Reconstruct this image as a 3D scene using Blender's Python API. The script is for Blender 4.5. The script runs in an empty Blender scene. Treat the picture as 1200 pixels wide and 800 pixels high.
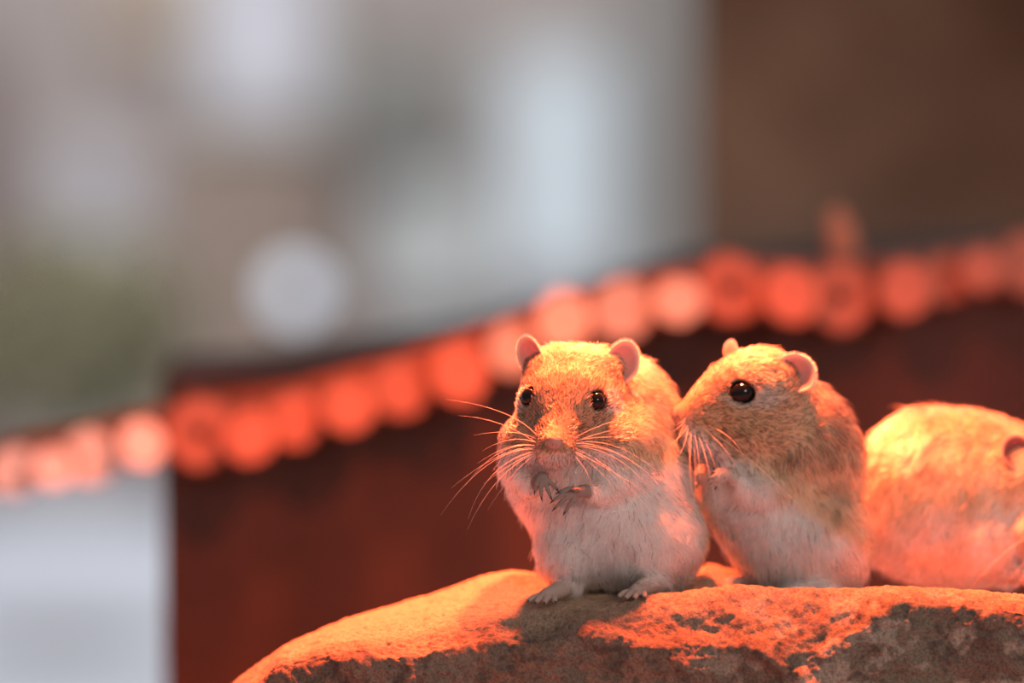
import bpy, bmesh, math, random
import numpy as np
from mathutils import Vector, Matrix

# ------------------------------------------------------------------ camera, world, lights, exposure
S = 2778.0                      # working units ("u") per metre: 1 u = 0.36 mm
PITCH = math.radians(5.0)
FOC = 2.40                      # distance camera -> subject
ZC = 300 / S / math.cos(PITCH)
CAM = Vector((0.0, -FOC * math.cos(PITCH), ZC + FOC * math.sin(PITCH)))
scn = bpy.context.scene
cd = bpy.data.cameras.new('camera')
cd.lens = 200; cd.sensor_width = 36
cd.clip_start = 0.05; cd.clip_end = 60
cd.dof.use_dof = True; cd.dof.focus_distance = 2.385; cd.dof.aperture_fstop = 2.45
cam = bpy.data.objects.new('camera', cd)
cam.location = CAM
cam.rotation_euler = (math.radians(90) - PITCH, 0, 0)
scn.collection.objects.link(cam)
scn.camera = cam

world = bpy.data.worlds.new('world'); scn.world = world
world.use_nodes = True
wb = world.node_tree.nodes['Background']
wb.inputs[0].default_value = (1.0, 0.90, 0.88, 1); wb.inputs[1].default_value = 0.25

def add_light(name, kind, loc, target, power, color, **kw):
    ld = bpy.data.lights.new(name, kind)
    ld.energy = power; ld.color = color
    for k, v in kw.items(): setattr(ld, k, v)
    o = bpy.data.objects.new(name, ld)
    o.location = loc
    o.rotation_euler = (Vector(target) - Vector(loc)).to_track_quat('-Z', 'Y').to_euler()
    scn.collection.objects.link(o)
    return o
# red heat lamp hanging over and just behind the animals
add_light('heat_lamp', 'SPOT', (0.070, 0.060, 0.37), (0.05, 0.05, 0.0), 58, (1.0, 0.125, 0.034),
          spot_size=math.radians(132), spot_blend=1.0, shadow_soft_size=0.018)
add_light('heat_lamp_rear', 'SPOT', (-0.035, 0.27, 0.40), (0.0, 0.08, 0.0), 72, (1.0, 0.125, 0.034),
          spot_size=math.radians(120), spot_blend=0.8, shadow_soft_size=0.02)
# soft room light from the visitors' side
add_light('room_light', 'AREA', (1.0, -2.0, 0.9), (0.05, 0, 0.05), 18.5, (1.0, 0.80, 0.70), shape='DISK', size=0.5)
add_light('far_wall_fill', 'AREA', (-0.3, 2.6, 2.3), (-0.2, 4.3, 0.1), 78.0, (0.93, 0.97, 1.0), shape='DISK', size=1.2)  # unseen lamp added to brighten the far room

scn.view_settings.view_transform = 'Standard'
scn.view_settings.look = 'None'
scn.view_settings.exposure = 0.0
scn.view_settings.gamma = 1.0
scn.view_settings.use_curve_mapping = False

# ------------------------------------------------------------------ helpers
def P(px, py, Y):
    """point of the plane y = Y seen at picture position px, py"""
    f = 1200 * 200 / 36.0
    r = Vector((1, 0, 0)); fw = Vector((0, math.cos(PITCH), -math.sin(PITCH))); up = Vector((0, math.sin(PITCH), math.cos(PITCH)))
    d = fw + r * ((px - 600) / f) + up * ((400 - py) / f)
    t = (Y - CAM.y) / d.y
    return CAM + d * t

def G(a):
    """u coordinates (x, down, depth) -> metres"""
    a = np.asarray(a, dtype=np.float64)
    return np.stack([(a[..., 0] - 600) / S, a[..., 2] / S, (700 - a[..., 1]) / S], -1)

def tag(o, label=None, cat=None, group=None, kind=None):
    if label: o['label'] = label
    if cat: o['category'] = cat
    if group: o['group'] = group
    if kind: o['kind'] = kind
    return o

def empty(name, loc):
    o = bpy.data.objects.new(name, None); o.location = loc; o.empty_display_size = 0.02
    scn.collection.objects.link(o); return o

def link(name, data, parent=None):
    o = bpy.data.objects.new(name, data); scn.collection.objects.link(o)
    if parent is not None:
        o.parent = parent
        o.matrix_parent_inverse = Matrix.Translation(-wloc(parent))
    return o

def wloc(o):
    v = o.location.copy()
    return v

def mesh_np(name, V, F, mat, col=None, smooth=True):
    me = bpy.data.meshes.new(name)
    me.from_pydata(np.asarray(V).tolist(), [], np.asarray(F).tolist() if not isinstance(F, list) else F)
    if smooth: me.polygons.foreach_set('use_smooth', np.ones(len(me.polygons), dtype=bool))
    if col is not None:
        at = me.attributes.new('col', 'FLOAT_COLOR', 'POINT')
        c = np.concatenate([col, np.ones((len(col), 1))], 1).astype(np.float32)
        at.data.foreach_set('color', c.ravel())
    me.materials.append(mat)
    me.update()
    return me

def hash3(i, j, k, seed):
    h = (i.astype(np.int64) * 374761393 + j.astype(np.int64) * 668265263 + k.astype(np.int64) * 2147483647 + seed * 974634777) & 0xffffffff
    h = ((h ^ (h >> 13)) * 1274126177) & 0xffffffff
    h = ((h ^ (h >> 16)) * 2246822519) & 0xffffffff
    return ((h ^ (h >> 15)) & 0xffffff) / float(0xffffff)

def vnoise(p, scale, seed=0):
    """value noise -1..1 at points p (n,3)"""
    q = np.asarray(p) / scale
    i = np.floor(q).astype(np.int64); f = q - i; f = f * f * (3 - 2 * f)
    out = 0
    for a in (0, 1):
        wa = f[:, 0] if a else 1 - f[:, 0]
        for b in (0, 1):
            wbb = f[:, 1] if b else 1 - f[:, 1]
            for c in (0, 1):
                wc = f[:, 2] if c else 1 - f[:, 2]
                out = out + wa * wbb * wc * hash3(i[:, 0] + a, i[:, 1] + b, i[:, 2] + c, seed)
    return out * 2 - 1

def fbm(p, scale, octs=4, seed=0, gain=0.5):
    a = 1; s = 0
    for o in range(octs):
        s = s + a * vnoise(p, scale / 2 ** o, seed + o * 17); a *= gain
    return s

def sstep(a, b, x):
    t = np.clip((x - a) / (b - a), 0, 1); return t * t * (3 - 2 * t)

# ------------------------------------------------------------------ materials
def new_mat(name):
    m = bpy.data.materials.new(name); m.use_nodes = True
    return m, m.node_tree.nodes, m.node_tree.links, m.node_tree.nodes['Principled BSDF']

def plain(name, col, rough=0.8, noise=0.0, scale=20, col2=None, bump=0.0, emit=None, estr=0):
    m, n, l, b = new_mat(name)
    b.inputs['Base Color'].default_value = (*col, 1); b.inputs['Roughness'].default_value = rough
    if col2 is not None:
        tc = n.new('ShaderNodeTexCoord'); t = n.new('ShaderNodeTexNoise'); t.inputs['Scale'].default_value = scale; t.inputs['Detail'].default_value = 5
        r = n.new('ShaderNodeValToRGB'); r.color_ramp.elements[0].position = 0.35; r.color_ramp.elements[1].position = 0.65
        r.color_ramp.elements[0].color = (*col, 1); r.color_ramp.elements[1].color = (*col2, 1)
        l.new(tc.outputs['Object'], t.inputs['Vector']); l.new(t.outputs['Fac'], r.inputs['Fac']); l.new(r.outputs['Color'], b.inputs['Base Color'])
        if bump:
            bp = n.new('ShaderNodeBump'); bp.inputs['Strength'].default_value = bump; bp.inputs['Distance'].default_value = 0.01
            l.new(t.outputs['Fac'], bp.inputs['Height']); l.new(bp.outputs['Normal'], b.inputs['Normal'])
    if emit:
        b.inputs['Emission Color'].default_value = (*emit, 1); b.inputs['Emission Strength'].default_value = estr
    return m

def attr_mat(name, rough=0.75, sss=0.0):
    m, n, l, b = new_mat(name)
    a = n.new('ShaderNodeAttribute'); a.attribute_name = 'col'
    l.new(a.outputs['Color'], b.inputs['Base Color']); b.inputs['Roughness'].default_value = rough
    b.inputs['Specular IOR Level'].default_value = 0.3
    return m

def fur_material():
    m = bpy.data.materials.new('fur'); m.use_nodes = True
    n = m.node_tree.nodes; l = m.node_tree.links; n.clear()
    out = n.new('ShaderNodeOutputMaterial')
    a = n.new('ShaderNodeAttribute'); a.attribute_name = 'col'
    h = n.new('ShaderNodeBsdfHairPrincipled'); h.model = 'CHIANG'; h.parametrization = 'COLOR'
    h.inputs['Roughness'].default_value = 0.42; h.inputs['Radial Roughness'].default_value = 0.6
    l.new(a.outputs['Color'], h.inputs['Color'])
    l.new(h.outputs[0], out.inputs['Surface'])
    return m

def ear_material():
    m, n, l, b = new_mat('ear_skin')
    a = n.new('ShaderNodeAttribute'); a.attribute_name = 'col'
    l.new(a.outputs['Color'], b.inputs['Base Color']); b.inputs['Roughness'].default_value = 0.6
    tr = n.new('ShaderNodeBsdfTranslucent'); tr.inputs['Color'].default_value = (0.85, 0.4, 0.33, 1)
    mx = n.new('ShaderNodeMixShader'); mx.inputs[0].default_value = 0.16
    out = n['Material Output']
    l.new(b.outputs[0], mx.inputs[1]); l.new(tr.outputs[0], mx.inputs[2]); l.new(mx.outputs[0], out.inputs['Surface'])
    return m

FUR = fur_material(); SKIN = attr_mat('skin_under_fur'); EAR = ear_material()
EYE = plain('wet_black_eye', (0.006, 0.004, 0.004), rough=0.06); EYE.node_tree.nodes['Principled BSDF'].inputs['Specular IOR Level'].default_value = 0.3
CLAW = plain('dark_claw', (0.05, 0.035, 0.03), rough=0.4)
WHISK = plain('whisker', (0.75, 0.6, 0.5), rough=0.4)

# ------------------------------------------------------------------ implicit surfaces
def ell(c, r, rot=0.0, k=14, roty=0.0):
    """ellipsoid: centre (x, down, depth), radii (x, down, depth), rot in the picture plane (deg)"""
    return ('e', np.array(c, float), np.array(r, float), math.radians(rot), k, math.radians(roty))

def cap(a, b, ra, rb, k=6):
    return ('c', np.array(a, float), np.array(b, float), ra, rb, k)

def prim_d(p, X, Y, Z):
    if p[0] == 'e':
        _, c, r, rot, k, ry = p
        dx, dy, dz = X - c[0], Y - c[1], Z - c[2]
        cs, sn = math.cos(rot), math.sin(rot)
        dx, dy = dx * cs + dy * sn, -dx * sn + dy * cs
        if ry:
            cs, sn = math.cos(ry), math.sin(ry)
            dx, dz = dx * cs + dz * sn, -dx * sn + dz * cs
        k0 = np.sqrt((dx / r[0]) ** 2 + (dy / r[1]) ** 2 + (dz / r[2]) ** 2) + 1e-6
        k1 = np.sqrt((dx / r[0] ** 2) ** 2 + (dy / r[1] ** 2) ** 2 + (dz / r[2] ** 2) ** 2) + 1e-9
        return k0 * (k0 - 1) / k1
    _, a, b, ra, rb, k = p
    ab = b - a; L = (ab ** 2).sum()
    t = np.clip(((X - a[0]) * ab[0] + (Y - a[1]) * ab[1] + (Z - a[2]) * ab[2]) / L, 0, 1)
    return np.sqrt((X - a[0] - t * ab[0]) ** 2 + (Y - a[1] - t * ab[1]) ** 2 + (Z - a[2] - t * ab[2]) ** 2) - (ra + (rb - ra) * t)

class Field:
    def __init__(self, prims, carve, step):
        lo = np.full(3, 1e9); hi = -lo
        for p in prims:
            m = p[2].max() if p[0] == 'e' else max(p[3], p[4])
            for c in ([p[1]] if p[0] == 'e' else [p[1], p[2]]):
                lo = np.minimum(lo, c - m); hi = np.maximum(hi, c + m)
        lo -= 4 * step; hi += 4 * step
        self.lo = lo; self.h = step
        n = np.ceil((hi - lo) / step).astype(int) + 1
        self.ax = [lo[i] + step * np.arange(n[i]) for i in range(3)]
        f = np.full(n, 60.0, dtype=np.float32)
        for sgn, lst in ((1, prims), (-1, carve)):
            for p in lst:
                k = p[4] if p[0] == 'e' else p[5]
                m = (p[2].max() if p[0] == 'e' else max(p[3], p[4])) + k + 3 * step
                cs = [p[1]] if p[0] == 'e' else [p[1], p[2]]
                l0 = np.min(cs, 0) - m; h0 = np.max(cs, 0) + m
                i0 = np.clip(((l0 - lo) / step).astype(int), 0, n); i1 = np.clip(((h0 - lo) / step).astype(int) + 1, 0, n)
                sl = tuple(slice(a, b) for a, b in zip(i0, i1))
                X = self.ax[0][sl[0]][:, None, None]; Y = self.ax[1][sl[1]][None, :, None]; Z = self.ax[2][sl[2]][None, None, :]
                d = prim_d(p, X, Y, Z).astype(np.float32)
                g = f[sl]
                if sgn > 0:
                    h = np.maximum(k - np.abs(g - d), 0) / k
                    f[sl] = np.minimum(g, d) - h * h * k * 0.25
                else:
                    d = -d
                    h = np.maximum(k - np.abs(g - d), 0) / k
                    f[sl] = np.maximum(g, d) + h * h * k * 0.25
        self.f = f

    def at(self, x, y, z):
        q = [(v - l) / self.h for v, l in zip((x, y, z), self.lo)]
        i = [int(min(max(v, 0), s - 1)) for v, s in zip(q, self.f.shape)]
        return self.f[i[0], i[1], i[2]]

    def front(self, x, y, zmax=200):
        """depth of the first surface met from the front at x, y"""
        for z in self.ax[2]:
            if self.at(x, y, z) < 0: return float(z)
        return 0.0

    def mesh(self):
        f = self.f; sh = np.array(f.shape); N = int(sh.prod())
        cnt = np.zeros(N); acc = [np.zeros(N) for _ in range(3)]
        quads = []
        st = np.array([sh[1] * sh[2], sh[2], 1])
        for a in range(3):
            s0 = [slice(None)] * 3; s1 = [slice(None)] * 3
            s0[a] = slice(0, -1); s1[a] = slice(1, None)
            f0 = f[tuple(s0)]; f1 = f[tuple(s1)]
            I = np.array(np.nonzero((f0 < 0) != (f1 < 0)))
            v0 = f0[tuple(I)]; v1 = f1[tuple(I)]; t = v0 / (v0 - v1)
            pos = I.astype(float); pos[a] += t
            b, c = (a + 1) % 3, (a + 2) % 3
            base = (I * st[:, None]).sum(0)
            ids = []
            for (db, dc) in ((1, 1), (0, 1), (0, 0), (1, 0)):
                cid = base - db * st[b] - dc * st[c]
                ids.append(cid)
                cnt += np.bincount(cid, minlength=N)
                for q in range(3): acc[q] += np.bincount(cid, weights=pos[q], minlength=N)
            Q = np.stack(ids, 1)
            fl = v0 >= 0
            Q[fl] = Q[fl][:, ::-1]
            quads.append(Q)
        act = np.nonzero(cnt)[0]
        remap = np.full(N, -1); remap[act] = np.arange(len(act))
        V = np.stack([acc[q][act] / cnt[act] for q in range(3)], 1) * self.h + self.lo
        Q = remap[np.concatenate(quads)]
        # (x, down, depth) is a left-handed picture of world (x, depth, up)?  fixed below by a volume test
        W = G(V)
        p0, p1, p2, p3 = (W[Q[:, i]] for i in range(4))
        vol = np.einsum('ij,ij->i', p0, np.cross(p1, p2)).sum() + np.einsum('ij,ij->i', p0, np.cross(p2, p3)).sum()
        if vol < 0: Q = Q[:, ::-1]
        # light relaxation
        for _ in range(2):
            s = np.zeros_like(V); c = np.zeros(len(V))
            for i in range(4):
                j = (i + 1) % 4
                for q in range(3): s[:, q] += np.bincount(Q[:, i], weights=V[Q[:, j], q], minlength=len(V))
                c += np.bincount(Q[:, i], minlength=len(V))
            V = V * 0.6 + 0.4 * s / c[:, None]
        return V, Q

# ------------------------------------------------------------------ fur
def sample_surface(V, Q, n, rng):
    T = np.concatenate([Q[:, [0, 1, 2]], Q[:, [0, 2, 3]]])
    a, b, c = V[T[:, 0]], V[T[:, 1]], V[T[:, 2]]
    nr = np.cross(b - a, c - a); A = np.linalg.norm(nr, axis=1)
    # vertex normals
    VN = np.zeros_like(V)
    for i in range(3):
        for q in range(3): VN[:, q] += np.bincount(T[:, i], weights=nr[:, q], minlength=len(V))
    cs = np.cumsum(A); idx = np.searchsorted(cs, rng.random(n) * cs[-1])
    u, v = rng.random(n), rng.random(n); m = u + v > 1; u[m], v[m] = 1 - u[m], 1 - v[m]
    t = T[idx]
    P_ = V[t[:, 0]] * (1 - u - v)[:, None] + V[t[:, 1]] * u[:, None] + V[t[:, 2]] * v[:, None]
    N_ = VN[t[:, 0]] * (1 - u - v)[:, None] + VN[t[:, 1]] * u[:, None] + VN[t[:, 2]] * v[:, None]
    N_ /= np.linalg.norm(N_, axis=1)[:, None] + 1e-9
    return P_, N_

def hair_object(name, pts, rad, col, mat, parent):
    """pts (n,m,3) in metres, rad (n,m), col (n,m,3)"""
    n, m = pts.shape[:2]
    cu = bpy.data.hair_curves.new(name)
    cu.add_curves([m] * n)
    cu.position_data.foreach_set('vector', pts.astype(np.float32).ravel())
    ra = cu.attributes.get('radius') or cu.attributes.new('radius', 'FLOAT', 'POINT')
    ra.data.foreach_set('value', rad.astype(np.float32).ravel())
    ca = cu.attributes.new('col', 'FLOAT_COLOR', 'POINT')
    c4 = np.concatenate([col, np.ones((n, m, 1))], 2).astype(np.float32)
    ca.data.foreach_set('color', c4.ravel())
    cu.materials.append(mat)
    return link(name, cu, parent)

def fur(V, Q, n, look, parent, seed, out_sign):
    tickw = lambda q: 0.22 * (1 - sstep(510, 560, q[:, 1])) * (1 - 0.55 * sstep(720, 760, q[:, 0]) * (1 - sstep(780, 820, q[:, 0]))) * (1 - 0.8 * sstep(960, 1040, q[:, 0])) + 0.012
    rng = np.random.default_rng(seed)
    p, nn = sample_surface(V, Q, n, rng)
    nn = nn * out_sign
    dens, length, lift, colr, tipc, flow = look(p, nn)
    keep = rng.random(len(p)) < dens
    p, nn, length, lift, colr, tipc, flow = (a[keep] for a in (p, nn, length, lift, colr, tipc, flow))
    n = len(p)
    tk = rng.random(n) < tickw(p)
    length = length * np.where(tk, 1.15, 1.0); lift = lift * np.where(tk, 1.35, 1.0)
    # clumped, slightly unruly lay of the coat
    jit = np.stack([vnoise(p, 9, seed + 3), vnoise(p, 9, seed + 4), vnoise(p, 9, seed + 5)], 1)
    jit2 = np.stack([vnoise(p, 26, seed + 6), vnoise(p, 26, seed + 7), vnoise(p, 26, seed + 8)], 1)
    fl = flow / (np.linalg.norm(flow, axis=1)[:, None] + 1e-9) + 0.55 * jit + 0.42 * jit2 + rng.normal(0, 0.16, (n, 3))
    fl -= nn * (fl * nn).sum(1)[:, None]
    fl /= np.linalg.norm(fl, axis=1)[:, None] + 1e-9
    L = length * rng.uniform(0.6, 1.15, n) * np.where(rng.random(n) < 0.05, 1.5, 1.0) * (1 + 0.25 * vnoise(p, 14, seed + 21))
    lf = lift * rng.uniform(0.6, 1.4, n) * (1 + 0.55 * vnoise(p, 10, seed + 9))
    M = 5
    pts = np.zeros((n, M, 3)); pts[:, 0] = p - nn * 0.8
    cur = pts[:, 0].copy()
    for i in range(1, M):
        w = lf * (1.35 - 0.32 * i)
        d = fl + nn * w[:, None]
        d /= np.linalg.norm(d, axis=1)[:, None]
        cur = cur + d * (L / (M - 1))[:, None]
        pts[:, i] = cur
    rad = np.broadcast_to(np.array([0.46, 0.46, 0.38, 0.24, 0.05]), (n, M)) / S * rng.uniform(0.7, 1.15, n)[:, None]
    t = np.linspace(0, 1, M)[None, :, None]
    v = rng.uniform(0.7, 1.2, n)[:, None, None] * (1 + 0.32 * vnoise(p, 12, seed + 11))[:, None, None]
    band = sstep(0.45, 0.95, t)
    tick = tk[:, None, None]
    rad = rad * np.where(tk, 1.35, 1.0)[:, None]
    col = (colr[:, None, :] * (1 - band) + tipc[:, None, :] * band) * v
    col = np.where(tick, col * 0.13, col)
    return hair_object('fur', G(pts), rad, np.clip(col, 0.005, 0.95), FUR, parent)

def tube_mesh(name, paths, mat, seg=5):
    """paths: list of (points in metres, radii)"""
    V = []; F = []
    for pts, rr in paths:
        pts = [Vector(p) for p in pts]; b0 = len(V)
        for i, p in enumerate(pts):
            t = (pts[min(i + 1, len(pts) - 1)] - pts[max(i - 1, 0)]).normalized()
            u = t.cross(Vector((0.31, 0.2, 0.93))).normalized(); w = t.cross(u)
            for s in range(seg):
                a = 2 * math.pi * s / seg
                V.append(tuple(p + (u * math.cos(a) + w * math.sin(a)) * rr[i]))
        for i in range(len(pts) - 1):
            for s in range(seg):
                s2 = (s + 1) % seg
                F.append((b0 + i * seg + s, b0 + i * seg + s2, b0 + (i + 1) * seg + s2, b0 + (i + 1) * seg + s))
        F.append(tuple(b0 + s for s in range(seg))[::-1]); F.append(tuple(b0 + (len(pts) - 1) * seg + s for s in range(seg)))
    return mesh_np(name, V, F, mat)

def bez(p0, p1, p2, n=10):
    p0, p1, p2 = (np.array(a, float) for a in (p0, p1, p2))
    t = np.linspace(0, 1, n)[:, None]
    return (1 - t) ** 2 * p0 + 2 * t * (1 - t) * p1 + t * t * p2

def whiskers(parent, lst, r=0.5):
    paths = []
    for p0, p1, p2 in lst:
        b = bez(p0, p1, p2, 12)
        rr = np.linspace(r * 0.78, 0.07, 12) / S
        paths.append((G(b), rr))
    o = link('whisker_tuft', tube_mesh('whisker_tuft', paths, WHISK, 4), parent)
    o['kind'] = 'stuff'
    return o

def uv_ball(name, r, mat, seg=28, rings=18, squash=(1, 1, 1)):
    bm = bmesh.new(); bmesh.ops.create_uvsphere(bm, u_segments=seg, v_segments=rings, radius=r)
    bmesh.ops.scale(bm, vec=squash, verts=bm.verts)
    me = bpy.data.meshes.new(name); bm.to_mesh(me); bm.free()
    me.polygons.foreach_set('use_smooth', np.ones(len(me.polygons), dtype=bool)); me.materials.append(mat)
    return me

def eye(parent, c, r, squash=(1, 1, 1), roll=0):
    o = link('eye', uv_ball('eye', r / S, EYE, squash=squash), parent)
    o.location = Vector(G(np.array(c, float)))
    o.rotation_euler = (0, roll, 0)
    return o

def ear(parent, base, up, side, front, h, w, cup=0.35, inner=(0.52, 0.26, 0.23), rim=(0.8, 0.55, 0.40), name='ear', seed=5, nh=900):
    """cupped rounded ear; up/side/front are directions (x, down, depth) in u space; front points out of the hollow"""
    up, side, front = (np.array(a, float) / np.linalg.norm(a) for a in (up, side, front))
    side = side - up * (side @ up); side /= np.linalg.norm(side)
    front = front - up * (front @ up) - side * (front @ side); front /= np.linalg.norm(front)
    base = np.array(base, float)
    R, A = 16, 80
    rows = []; cols = []
    for layer in (0, 1):
        for i in range(R + 1):
            rr = i / R
            for j in range(A):
                th = 2 * math.pi * j / A
                sx = math.sin(th) * rr; sy = math.cos(th) * rr
                yy = (sy * 0.5 + 0.5)                       # 0 at the base, 1 at the tip
                wd = w * (0.62 + 0.38 * sstep(0.0, 0.55, np.array(yy)))  # narrower root
                depth = -cup * w * (1 - rr ** 2.2) - 0.12 * h * yy ** 2
                roll = 0.16 * w * max(0, rr - 0.8) * 5
                q = base + up * (h * yy) + side * (wd * sx) + front * (depth - roll * 0.4 - layer * (1.1 + 1.3 * (1 - rr)))
                rows.append(q)
                m = sstep(0.72, 0.98, np.array(rr)) if layer == 0 else 1.0
                cols.append(np.array(inner) * (1 - m) + np.array(rim) * m)
    V = np.array(rows); F = []
    L = (R + 1) * A
    for layer in (0, 1):
        o = layer * L
        for i in range(R):
            for j in range(A):
                j2 = (j + 1) % A
                q = (o + i * A + j, o + i * A + j2, o + (i + 1) * A + j2, o + (i + 1) * A + j)
                F.append(q if layer else q[::-1])
    for j in range(A):
        j2 = (j + 1) % A
        F.append((R * A + j, R * A + j2, L + R * A + j2, L + R * A + j))
    me = mesh_np(name, G(V), F, EAR, np.array(cols))
    bm = bmesh.new(); bm.from_mesh(me); bmesh.ops.remove_doubles(bm, verts=bm.verts, dist=1e-6); bmesh.ops.recalc_face_normals(bm, faces=bm.faces); bm.to_mesh(me); bm.free()
    o = link(name, me, parent)
    # fine down on rim and back
    rng = np.random.default_rng(seed)
    Fq = np.array(F); p, nrm = sample_surface(V, Fq, nh, rng)
    c = base + up * h * 0.5
    nrm = (p - c); nrm /= np.linalg.norm(nrm, axis=1)[:, None] + 1e-6
    d = nrm * 0.55 + up * 0.5 - front * 0.25 + rng.normal(0, 0.15, p.shape)
    d /= np.linalg.norm(d, axis=1)[:, None]
    M = 3; pts = np.stack([p, p + d * 2.0, p + d * 4.0 + up * 0.3], 1)
    rad = np.broadcast_to(np.array([0.25, 0.2, 0.05]), (len(p), M)) / S
    colr = np.broadcast_to(np.array([0.8, 0.62, 0.45]), (len(p), M, 3))
    f = hair_object('ear_down', G(pts), rad, colr, FUR, None)
    f.parent = o
    f.matrix_parent_inverse = Matrix.Translation(-wloc(parent)) if False else o.matrix_local.inverted()
    return o

TAN = np.array([0.62, 0.38, 0.23]); GOLD = np.array([0.74, 0.50, 0.28]); DARK = np.array([0.20, 0.12, 0.07])
WHITE = np.array([0.78, 0.68, 0.64]); GREY = np.array([0.45, 0.40, 0.37]); PINK = np.array([0.60, 0.33, 0.29])

def mix(a, b, t): return a * (1 - t[:, None]) + b * t[:, None]

def build_body(root, prims, carve, look, step, nfur, seed):
    fld = Field(prims, carve, step)
    V, Q = fld.mesh()
    # which way do the face normals point in u space?
    T = Q[:, [0, 1, 2]]
    a, b, c = V[T[:, 0]], V[T[:, 1]], V[T[:, 2]]
    vol = np.einsum('ij,ij->i', a, np.cross(b, c)).sum() + np.einsum('ij,ij->i', a, np.cross(c, V[Q[:, 3]])).sum()
    sgn = 1.0 if vol > 0 else -1.0
    VN = np.zeros_like(V); nr = np.cross(b - a, c - a)
    for i in range(3):
        for q in range(3): VN[:, q] += np.bincount(T[:, i], weights=nr[:, q], minlength=len(V))
    VN = VN / (np.linalg.norm(VN, axis=1)[:, None] + 1e-9) * sgn
    dens, length, lift, colr, tipc, flow = look(V, VN)
    base = np.where(dens[:, None] > 0.3, colr * 0.8, colr)
    me = mesh_np('body', G(V), Q, SKIN, np.clip(base, 0.01, 0.9))
    link('body', me, root)
    fur(V, Q, nfur, look, root, seed, sgn)
    return fld

def paw_fingers(hand, dirs, length, r=3.0, bend=(0, 0.5, 0.2)):
    """list of capsules for the fingers of a paw, and claw paths"""
    out = []; claws = []
    hand = np.array(hand, float)
    for (off, d, l) in dirs:
        d = np.array(d, float); d /= np.linalg.norm(d)
        a = hand + np.array(off, float); m = a + d * length * l * 0.55
        d2 = d + np.array(bend); d2 /= np.linalg.norm(d2)
        e = m + d2 * length * l * 0.45
        out += [cap(a, m, r, r * 0.9, 1.2), cap(m, e, r * 0.9, r * 0.75, 1.0)]
        d3 = d2 + np.array(bend) * 0.5; d3 /= np.linalg.norm(d3)
        claws.append((e + d2 * r * 0.2, e + d2 * 3.0, e + d3 * 7.5))
    return out, claws

def claw_parts(root, claws, r=1.5):
    for a, m, e in claws:
        b = bez(a, m, e, 5)
        link('claw', tube_mesh('claw', [(G(b), np.array([r, r * 0.9, r * 0.7, r * 0.4, 0.1]) / S)], CLAW, 6), root)

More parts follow.
